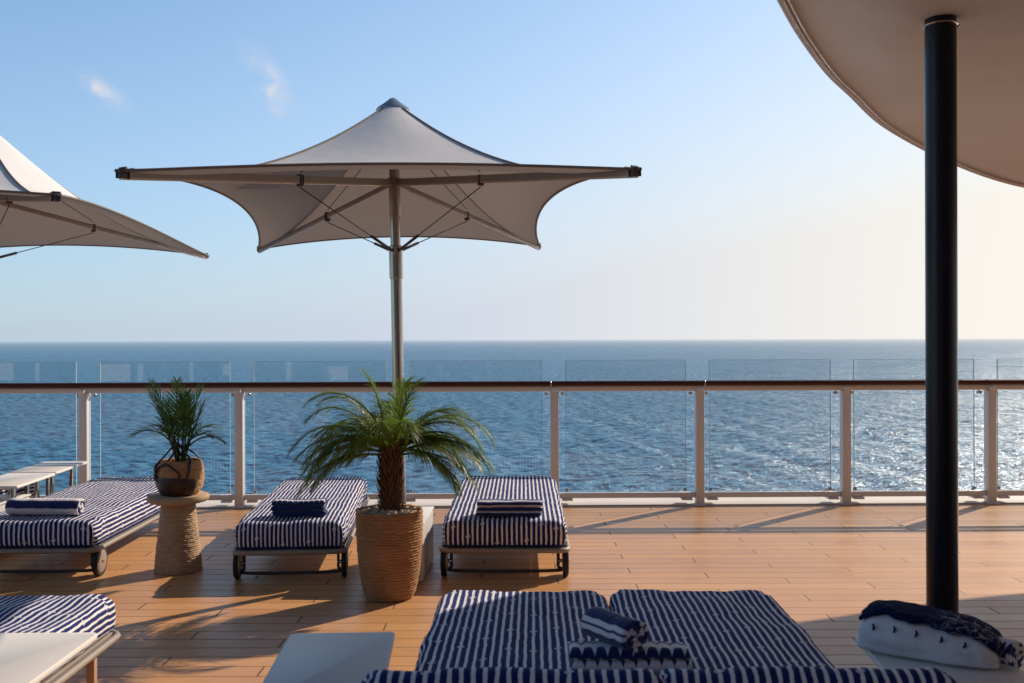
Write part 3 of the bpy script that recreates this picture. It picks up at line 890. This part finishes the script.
# leather sling over the lower front left
def pr(z):
    for (r0, z0), (r1, z1) in zip(bprof, bprof[1:]):
        if z0 <= z <= z1: return r0+(r1-r0)*(z-z0)/(z1-z0)
    return bprof[-1][0]
bm = bmesh.new(); grid = []
for i in range(31):
    a = R(165+ i*(325-165)/30); t = i/30; top = .112+.012*math.sin(PI*t) ; row = []
    for j in range(9):
        z = .004+(top-.004)*j/8; r = pr(z)+.011; row.append(bm.verts.new((r*math.cos(a), r*math.sin(a), z)))
    grid.append(row)
for a, b in zip(grid, grid[1:]):
    for j in range(8): bm.faces.new((a[j], b[j], b[j+1], a[j+1]))
o = link('leather_sling', bm, M['leather'], pot); so = o.modifiers.new('S', 'SOLIDIFY'); so.thickness = .006; so.offset = 1
def strap(pts, r=.0088):
    bm = bmesh.new(); tube(bm, catmull(pts, 8), r, 8, sx=1.3, sy=.7); link('strap', bm, M['leather'], pot)
def sp(a, z, o=.016): a = R(a); r = pr(min(z, .234))+o; return (r*math.cos(a), r*math.sin(a), z)
strap([sp(200, .10), sp(190, .15), sp(200, .20), (-.10, -.07, .25), (-.05, -.06, .31), (-.01, -.05, .355), (.03, -.06, .31), (.085, -.075, .25), sp(310, .21), sp(305, .15), sp(298, .10)])
strap([sp(225, .10), sp(215, .15), sp(228, .20), sp(250, .215), sp(270, .19), sp(285, .15), sp(280, .10)])
strap([sp(240, .20), (-.03, -.08, .27), (-.005, -.05, .34), (.06, .03, .29), (.11, .06, .24)])
pp = empty('potted_plant', (-2.262, 6.79, .72))
tag(pp, 'small leafy parlour palm growing out of the woven basket pot', 'plant')
bmL = bmesh.new(); bmS = bmesh.new(); rp = random.Random(5)
for i in range(10):
    az = i*2.39996+.4; el = R(rp.uniform(68, 88)); L = rp.uniform(.34, .60); dr = rp.uniform(.1, .7)
    frond(bmL, bmS, Vector((math.cos(az)*.02, math.sin(az)*.02, 0)), az, el, L, dr, nl=13, ll=.15, lw=.013, ldroop=.35, start=.36, rnd=rp, vspread=.4)
for az, el, L, dr, l2 in ((PI+.1, 62, .40, 2.0, .15), (PI-.8, 60, .36, 1.8, .13), (.1, 56, .36, 2.0, .11), (-.5, 60, .34, 1.7, .13), (PI+1.0, 66, .36, 1.5, .14), (.9, 60, .38, 1.6, .14)):
    frond(bmL, bmS, Vector((0,0,.06)), az, R(el), L, dr, nl=11, ll=l2, lw=.013, ldroop=.5, start=.35, rnd=rp)
link('leaves', bmL, M['leaf2'], pp); link('stems', bmS, M['leaf2'], pp)

# ------------------------------------------------------------------ towels
def rolled_towel(name, L, r, mat, turns=3.2, seed=0, sq=.88):
    """spiral-wound cloth, axis along local x, resting on z=0"""
    bm = bmesh.new(); uvl = bm.loops.layers.uv.new('UVMap'); N = 110; nx = 14; th = r/(turns+.55)
    def P(i, j, inner):
        t = i/N; a = -PI*.35 - t*turns*2*PI; rr = r*(1-t*.90) - (th*.93 if inner else 0)
        rr = max(.003, rr)*(1+.03*noise.noise(Vector((math.cos(a)*1.5, j*.3+seed, math.sin(a)*1.5))))
        x = -L/2+L*j/nx + .010*noise.noise(Vector((t*6+seed, 3.3, j//7)))*(1 if j in (0, nx) else 0)
        sag = .004*noise.noise(Vector((j*.5, seed, 0)))
        return Vector((x, rr*math.cos(a), r*sq+rr*math.sin(a)*sq+sag)), (L*j/nx, t*turns*2*PI*r*.55)
    layers = []
    for inner in (0, 1):
        layers.append([[None]*(nx+1) for _ in range(N+1)])
        for i in range(N+1):
            for j in range(nx+1):
                p, uv = P(i, j, inner); v = bm.verts.new(p); layers[-1][i][j] = (v, uv)
    def face(q):
        f = bm.faces.new([x[0] for x in q])
        for lp, x in zip(f.loops, q): lp[uvl].uv = x[1]
    A_, B_ = layers
    for i in range(N):
        for j in range(nx):
            face((A_[i][j], A_[i][j+1], A_[i+1][j+1], A_[i+1][j])); face((B_[i][j], B_[i+1][j], B_[i+1][j+1], B_[i][j+1]))
        face((A_[i][0], A_[i+1][0], B_[i+1][0], B_[i][0])); face((A_[i][nx], B_[i][nx], B_[i+1][nx], A_[i+1][nx]))
    for j in range(nx): face((A_[0][j], B_[0][j], B_[0][j+1], A_[0][j+1]))
    return link(name, bm, mat)
def folded_towel(name, W, D, H, mat, layers=3, seed=0, bend=0., uvh=True):
    """stack of folded layers, front (y=-D/2) is the rounded fold"""
    bm = bmesh.new(); uvl = bm.loops.layers.uv.new('UVMap'); h = H/layers; nx = 26; K = 10
    for l in range(layers):
        z0 = l*h; prof = []
        fr = h*.5*.96
        for k in range(K+1):
            a = -PI/2 - PI*k/K; prof.append((-D/2+fr+fr*math.cos(a), z0+h/2+fr*math.sin(a)))
        for k in range(1, 7): prof.append((-D/2+fr+(D-2*fr)*k/6, z0+h/2+fr))
        for k in range(1, K+1):
            a = PI/2-PI*k/K; prof.append((D/2-fr+fr*math.cos(a)*(1 if l % 2 else .7), z0+h/2+fr*math.sin(a)))
        for k in range(1, 6): prof.append((D/2-fr-(D-2*fr)*k/6, z0+h/2-fr))
        n = len(prof); rows = []; off = .006*math.sin(l*2.1+seed)
        for j in range(nx+1):
            x = -W/2+W*j/nx; row = []
            e = 1-.25*max(0, (abs(x)/(W/2)-.9)/.1)**2
            for y, z in prof:
                nz = noise.noise(Vector((x*9+seed, y*9, z*14)))
                row.append(bm.verts.new((x+off+(.004*nz if j in (0, nx) else 0), y*(1+.0*nz)+.004*nz, max(0, z0+h/2+(z-z0-h/2)*e + .006*nz*(z/H) + bend*(x/W)**2*z/H))))
            rows.append(row)
        cum = [0]
        for a, b in zip(prof, prof[1:]+prof[:1]): cum.append(cum[-1]+math.hypot(a[0]-b[0], a[1]-b[1]))
        def uv(j, i, p):
            # V measured as height on the front so a band pattern reads across the whole stack
            y, z = prof[i % n]; return (W*j/nx, (z if uvh else 0) + max(0, y+D/2-fr)*1.0)
        for j in range(nx):
            for i in range(n):
                i2 = (i+1) % n
                f = bm.faces.new((rows[j][i], rows[j+1][i], rows[j+1][i2], rows[j][i2]))
                for lp, (jj, ii) in zip(f.loops, ((j,i),(j+1,i),(j+1,i2),(j,i2))): lp[uvl].uv = uv(jj, ii, None)
        for row, fl in ((rows[0], 1), (rows[-1], 0)):
            f = bm.faces.new(row if fl == 0 else row[::-1])
            for lp in f.loops: lp[uvl].uv = (lp.vert.co.y, lp.vert.co.z)
    bmesh.ops.recalc_face_normals(bm, faces=bm.faces)
    return link(name, bm, mat)
top = MB_+MH
m_roll = band_mat('towel_bands_a', [(-.01, .03), (.065, .10), (.15, .19), (.24, .28), (.33, .36), (.42, .46), (.52, .56)])
t1 = rolled_towel('rolled_towel', .49, .062, m_roll, 3.0, 1)
t1.location = (-3.16, 6.74, top+.004); t1.rotation_euler.z = -.06; t1.scale = (1, 1.1, 1.15)
tag(t1, 'rolled navy and white striped towel lying on the lounger left of the rope stool', 'towel', 'towels laid out on the loungers')
m_scal = band_mat('towel_scallop_a', [(-.02, .118), (.15, .40)], scallop=.035)
t2 = folded_towel('folded_towel', .35, .12, .105, m_scal, 3, 2)
t2.location = (-1.43, 6.69, top+.008); t2.rotation_euler.z = .03
tag(t2, 'navy folded towel with white dripping edge on the lounger behind the stool and palm', 'towel', 'towels laid out on the loungers')
m_str = band_mat('towel_bands_b', [(-.02, .024), (.036, .060), (.074, .115), (.145, .40)])
t3 = folded_towel('folded_towel', .435, .14, .095, m_str, 3, 5)
t3.location = (-.02, 6.68, top+.008); t3.rotation_euler.z = -.02
tag(t3, 'folded towel with lengthwise white stripes on the lounger right of the palm', 'towel', 'towels laid out on the loungers')
m_scal2 = band_mat('towel_scallop_b', [(.052, .094), (.15, .17), (.22, .26)], scallop=.045, amp=.036)
t4 = folded_towel('folded_towel', .42, .12, .085, m_scal2, 2, 8)
t4.location = (.412, 3.55, top+.01); t4.rotation_euler.z = -.02
tag(t4, 'folded white towel with navy scalloped pattern beneath the rolled towel on the foreground loungers', 'towel', 'towels laid out on the loungers')
m_roll2 = band_mat('towel_bands_c', [(.0, .014), (.024, .062), (.074, .080), (.092, .135), (.15, .158), (.175, .22), (.25, .29), (.33, .37), (.41, .45), (.49, .52), (.56, .6)])
t5 = rolled_towel('rolled_towel', .235, .064, m_roll2, 3.1, 6)
t5.location = (.365, 3.555, top+.092); t5.rotation_euler.z = R(-56); t5.scale = (1, 1.1, 1.08)
tag(t5, 'rolled navy and white towel resting on the folded scalloped towel in the foreground', 'towel', 'towels laid out on the loungers')

# big soft folded towel on the right hand table
big = empty('beach_towel', (1.395, 3.345, .502), R(-32)); big.scale = (.88, .85, .92)
tag(big, 'bulky folded white beach towel with navy top fold on the right hand table', 'towel')
def soft(bm, W, D, H, seed, nx=40, ny=24, z0=0., taper=.25, x0=0, y0=0):
    uvl = bm.loops.layers.uv.get('UVMap') or bm.loops.layers.uv.new('UVMap')
    rows = []
    for i in range(nx+1):
        u = -1+2*i/nx; row = []
        for j in range(ny):
            a = 2*PI*j/ny; cy, sz = math.cos(a), math.sin(a)
            e = .55
            cyy = math.copysign(abs(cy)**e, cy); szz = math.copysign(abs(sz)**e, sz)
            end = (1-abs(u)**5)**.4 if abs(u) < 1 else 0.02
            hh = H*(1-taper*(u+1)/2)
            x = x0+u*W/2; y = y0+cyy*D/2*(.3+.7*end); z = z0+hh/2+szz*hh/2*(.12+.88*end)
            nz = noise.noise(Vector((x*8+seed, y*8, z*9)))*.012 + noise.noise(Vector((x*22+seed, y*20, z*24)))*.005
            fold = .004*math.sin(z*180+x*14)
            row.append((bm.verts.new((x, y+math.copysign(nz+fold, cy), max(z0, z+nz*1.2))), (x, z)))
        rows.append(row)
    for a, b in zip(rows, rows[1:]):
        for j in range(ny):
            q = (a[j], a[(j+1)%ny], b[(j+1)%ny], b[j]); f = bm.faces.new([t_[0] for t_ in q])
            for lp, t_ in zip(f.loops, q): lp[uvl].uv = t_[1]
    bm.faces.new([v[0] for v in rows[0]][::-1]); bm.faces.new([v[0] for v in rows[-1]])
m_white = simple('white_terry', (.72, .69, .72), .95, 0, .08, 8, .7, 160, .1)
m_navy = simple('navy_terry', (.010, .015, .055), .95, 0, .4, 12, .7, 160, .1)
NX_, NY_ = 60, 48
def towel_pt(i, j, off=0.):
    u = -1+2*i/NX_; a = 2*PI*j/NY_; cy, sz = math.cos(a), math.sin(a); e = .60
    W, D, H = .50, .30, .165
    end = (1-abs(u)**4)**.45 if abs(u) < 1 else .02
    tap = 1-.30*(u+1)/2 - .16*max(0, -u-.55)
    yy = math.copysign(abs(cy)**e, cy)*(D/2+off)*(.35+.65*end); zz = .5+.5*math.copysign(abs(sz)**e, sz)
    hh = (H+off)*tap*(.35+.65*end)
    z = zz*hh
    crease = 0
    for zc_, dd in ((.042, .020), (.062-.01*u, .006), (.026, .006)):
        crease += dd*math.exp(-((z-zc_)/.006)**2)
    yy -= math.copysign(crease*min(1, abs(cy)*1.5), cy)
    x = u*(W/2+off)
    p = Vector((x, yy, z))
    n1 = noise.noise(Vector((x*7, yy*9+2, z*9)))*.013+noise.noise(Vector((x*20, yy*20, z*26)))*.006
    p.y -= n1 if cy < 0 else -n1; p.z = max(.001, p.z + n1*.8*zz)
    return p
bm = bmesh.new(); rows = [[bm.verts.new(towel_pt(i, j)) for j in range(NY_)] for i in range(NX_+1)]
for a_, b_ in zip(rows, rows[1:]):
    for j in range(NY_): bm.faces.new((a_[j], a_[(j+1)%NY_], b_[(j+1)%NY_], b_[j]))
bm.faces.new(rows[0][::-1]); bm.faces.new(rows[-1])
bmesh.ops.recalc_face_normals(bm, faces=bm.faces)
link('towel_body', bm, m_white, big)
# navy fold lying over the top, wavy lower edge
bm = bmesh.new(); g = []
for i in range(3, NX_+1):
    u = i/NX_; row = []
    j0 = NY_*(.315+.02*math.sin(u*19)+.012*math.sin(u*43)) ; j0 = NY_*.79-(NY_*.79-NY_*.5)*(.45+.5*u) if False else j0
    lo = .09+.03*math.sin(u*3.0); hi = .335+.055*u+.018*math.sin(u*21)+.01*math.sin(u*47)
    for k in range(25):
        row.append(bm.verts.new(towel_pt(i, (lo+(hi-lo)*k/24)*NY_, .005+.003*math.sin(k*.9+u*9))+Vector((0,0,.003))))
    g.append(row)
for a_, b_ in zip(g, g[1:]):
    for j in range(24): bm.faces.new((a_[j], b_[j], b_[j+1], a_[j+1]))
bmesh.ops.recalc_face_normals(bm, faces=bm.faces)
o = navy_o = link('navy_fold', bm, m_navy, big); so = o.modifiers.new('S', 'SOLIDIFY'); so.thickness = .010; so.offset = 1
for i in (10, 19, 28, 38, 47):
    bm = bmesh.new(); q0 = towel_pt(i, NY_*.43, .012); q1 = towel_pt(i+.3, NY_*.455, .008); q2 = towel_pt(i-.5, NY_*.475, .006)
    tube(bm, [q0, q1, q2], [.004, .0055, .003], 6)
    link('tassel', bm, m_navy, big)
tn = NT('navy_print'); vv_ = tn.obj(); sx_ = tn.n('ShaderNodeSeparateXYZ'); tn.l(vv_, sx_.inputs[0])
pr1 = tn.noise(24, 1, .4, vv_, 1.0); pm = tn.math('MULTIPLY', tn.ramp(tn.math('ABSOLUTE', tn.math('SUBTRACT', pr1, .5)), 1, 0, .008, .02), tn.ramp(sx_.outputs[0], .0, 1, .0, .12))
cn = tn.mix(pm, c4(.010, .015, .055), c4(.6, .58, .6)); hb = tn.math('ADD', tn.noise(160, 3, .6, vv_), tn.math('MULTIPLY', tn.noise(16, 3, .6, vv_), 3.))
tn.princ(cn, .95, 0, .1, tn.bump(hb, .6, .004)); navy_o.data.materials[0] = tn.m
m_mix = band_mat('towel_print', [(.0, .018), (.035, .05), (.07, .1), (.13, .145), (.18, .22), (.26, .3), (.35, .37), (.43, .47)], scallop=.03)
t7 = rolled_towel('rolled_towel', .26, .058, m_mix, 3.2, 12)
t7.location = (1.575, 3.285, .504); t7.rotation_euler.z = R(-62); t7.scale = (.75, .85, .9)
tag(t7, 'dark patterned rolled towel at the right end of the white beach towel', 'towel', 'towels laid out on the loungers')

# ------------------------------------------------------------------ camera, light, sky
cam = bpy.data.cameras.new('camera'); co = bpy.data.objects.new('camera', cam); col.objects.link(co)
co.location = (0, 0, 1.565); co.rotation_euler = (R(90), .0032, 0)
cam.lens = 35; cam.sensor_width = 36; cam.shift_y = -1.8/1024; cam.clip_start = .05; cam.clip_end = 100000
cam.dof.use_dof = True; cam.dof.focus_distance = 8.0; cam.dof.aperture_fstop = 4.5
sc.camera = co
d = Vector((-1.14, -1.10, -1.0)).normalized()
el = math.asin(-d.z); az = math.atan2(1.14, 1.10)      # azimuth clockwise from +Y
L = bpy.data.lights.new('sun', 'SUN'); L.energy = 5.0; L.angle = R(.53); L.color = (1, .86, .70)
lo = bpy.data.objects.new('sun', L); col.objects.link(lo); lo.rotation_euler = d.to_track_quat('-Z', 'Y').to_euler(); lo.location = (8, 8, 10)

w = bpy.data.worlds.new('World'); sc.world = w; w.use_nodes = True; nt = w.node_tree; nt.nodes.clear()
def N(t, **k):
    x = nt.nodes.new(t)
    for a, b in k.items(): setattr(x, a, b)
    return x
def mth(op, a, b=0., clamp=False):
    x = N('ShaderNodeMath', operation=op, use_clamp=clamp)
    for i, v in enumerate((a, b)):
        if hasattr(v, 'is_linked'): nt.links.new(v, x.inputs[i])
        else: x.inputs[i].default_value = v
    return x.outputs[0]
tc = N('ShaderNodeTexCoord'); se = N('ShaderNodeSeparateXYZ'); nt.links.new(tc.outputs['Generated'], se.inputs[0])
zc = mth('MAXIMUM', mth('ABSOLUTE', se.outputs[2]), .012)
cb = N('ShaderNodeCombineXYZ'); nt.links.new(se.outputs[0], cb.inputs[0]); nt.links.new(se.outputs[1], cb.inputs[1]); nt.links.new(zc, cb.inputs[2])
sky = N('ShaderNodeTexSky'); sky.sky_type = 'NISHITA'; sky.sun_disc = False; sky.sun_elevation = el; sky.sun_rotation = az
sky.air_density = 1.0; sky.dust_density = .4; sky.ozone_density = 2.0; sky.altitude = 20
nt.links.new(cb.outputs[0], sky.inputs[0])
# sea haze: thick low down and towards the sun
dt = N('ShaderNodeVectorMath', operation='DOT_PRODUCT'); nt.links.new(cb.outputs[0], dt.inputs[0])
dt.inputs[1].default_value = Vector((math.sin(az), math.cos(az), .0)).normalized()
sunw = mth('POWER', mth('MAXIMUM', mth('ADD', mth('MULTIPLY', dt.outputs['Value'], .5), .5), 0.), 5.)
low = mth('POWER', mth('SUBTRACT', 1., zc), 4.5)
fac = mth('ADD', mth('MULTIPLY', low, .62), mth('MULTIPLY', mth('POWER', sunw, .8), mth('POWER', mth('SUBTRACT', 1., zc), 2.0)), True)
def MIX(f, a, b):
    x = N('ShaderNodeMix', data_type='RGBA'); 
    for i, v in ((0, f), (6, a), (7, b)):
        if hasattr(v, 'is_linked'): nt.links.new(v, x.inputs[i])
        else: x.inputs[i].default_value = v
    return x.outputs[2]
S = .11
hz = MIX(sunw, c4(.39/S, .52/S, .75/S), c4(1.06/S, .99/S, .87/S))
tint = N('ShaderNodeMix', data_type='RGBA', blend_type='MULTIPLY'); tint.inputs[0].default_value = 1
nt.links.new(sky.outputs[0], tint.inputs[6]); tint.inputs[7].default_value = c4(1.04, 1.33, 1.46)
skyc = MIX(fac, tint.outputs[2], hz)
# two small wisps of cloud, fixed directions in the sky
def wisp(u, v, ang, ls, ws, seed, amt):
    dirv = Vector(((u-512)/995.6, 1, (340-v)/995.6)).normalized()
    X = dirv.cross(Vector((0,0,1))).normalized(); Y = X.cross(dirv)
    a = R(ang); A_ = X*math.cos(a)+Y*math.sin(a); B_ = -X*math.sin(a)+Y*math.cos(a)
    def dp(vec):
        x = N('ShaderNodeVectorMath', operation='DOT_PRODUCT'); nt.links.new(tc.outputs['Generated'], x.inputs[0]); x.inputs[1].default_value = vec; return x.outputs['Value']
    nz = N('ShaderNodeTexNoise'); nz.inputs['Scale'].default_value = 42; nz.inputs['Detail'].default_value = 6; nz.inputs['Roughness'].default_value = .62; nz.inputs['Distortion'].default_value = .8
    mp = N('ShaderNodeMapping'); mp.inputs['Location'].default_value = (seed, seed*2, 0); nt.links.new(tc.outputs['Generated'], mp.inputs[0]); nt.links.new(mp.outputs[0], nz.inputs['Vector'])
    off = mth('MULTIPLY', mth('SUBTRACT', nz.outputs['Fac'], .5), 1.0)
    p = mth('ADD', mth('DIVIDE', dp(A_), ls), mth('MULTIPLY', off, .9)); q = mth('ADD', mth('DIVIDE', dp(B_), ws), mth('MULTIPLY', off, 1.8))
    r2 = mth('ADD', mth('MULTIPLY', p, p), mth('MULTIPLY', q, q))
    g = mth('POWER', 2.718, mth('MULTIPLY', r2, -1.4))
    front = mth('GREATER_THAN', dp(dirv), .5)
    tex = mth('MULTIPLY', mth('SUBTRACT', nz.outputs['Fac'], .32), 3.2, True)
    return mth('MULTIPLY', mth('MULTIPLY', mth('MULTIPLY', g, tex), front), amt)
for args in ((105, 89, -34, .022, .0080, 3.1, .75), (272, 80, -58, .027, .0115, 7.7, 1.0), (278, 111, -20, .009, .005, 1.9, .5)):
    skyc = MIX(wisp(*args), skyc, c4(.80/S, .76/S, .78/S))
# sky darkened overhead, out of view, to cut the ambient light
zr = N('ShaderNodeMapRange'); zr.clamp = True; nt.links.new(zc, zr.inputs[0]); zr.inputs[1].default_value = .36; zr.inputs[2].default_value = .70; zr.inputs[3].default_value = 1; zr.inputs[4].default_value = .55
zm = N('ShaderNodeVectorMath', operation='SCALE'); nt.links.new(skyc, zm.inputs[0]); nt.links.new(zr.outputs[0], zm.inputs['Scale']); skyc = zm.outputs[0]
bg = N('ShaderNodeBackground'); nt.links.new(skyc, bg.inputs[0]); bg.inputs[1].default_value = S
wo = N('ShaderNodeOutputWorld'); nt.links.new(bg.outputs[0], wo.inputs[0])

sc.view_settings.view_transform = 'Standard'; sc.view_settings.look = 'None'; sc.view_settings.exposure = 0
sc.render.engine = 'CYCLES'
sc.cycles.max_bounces = 10; sc.cycles.transparent_max_bounces = 24
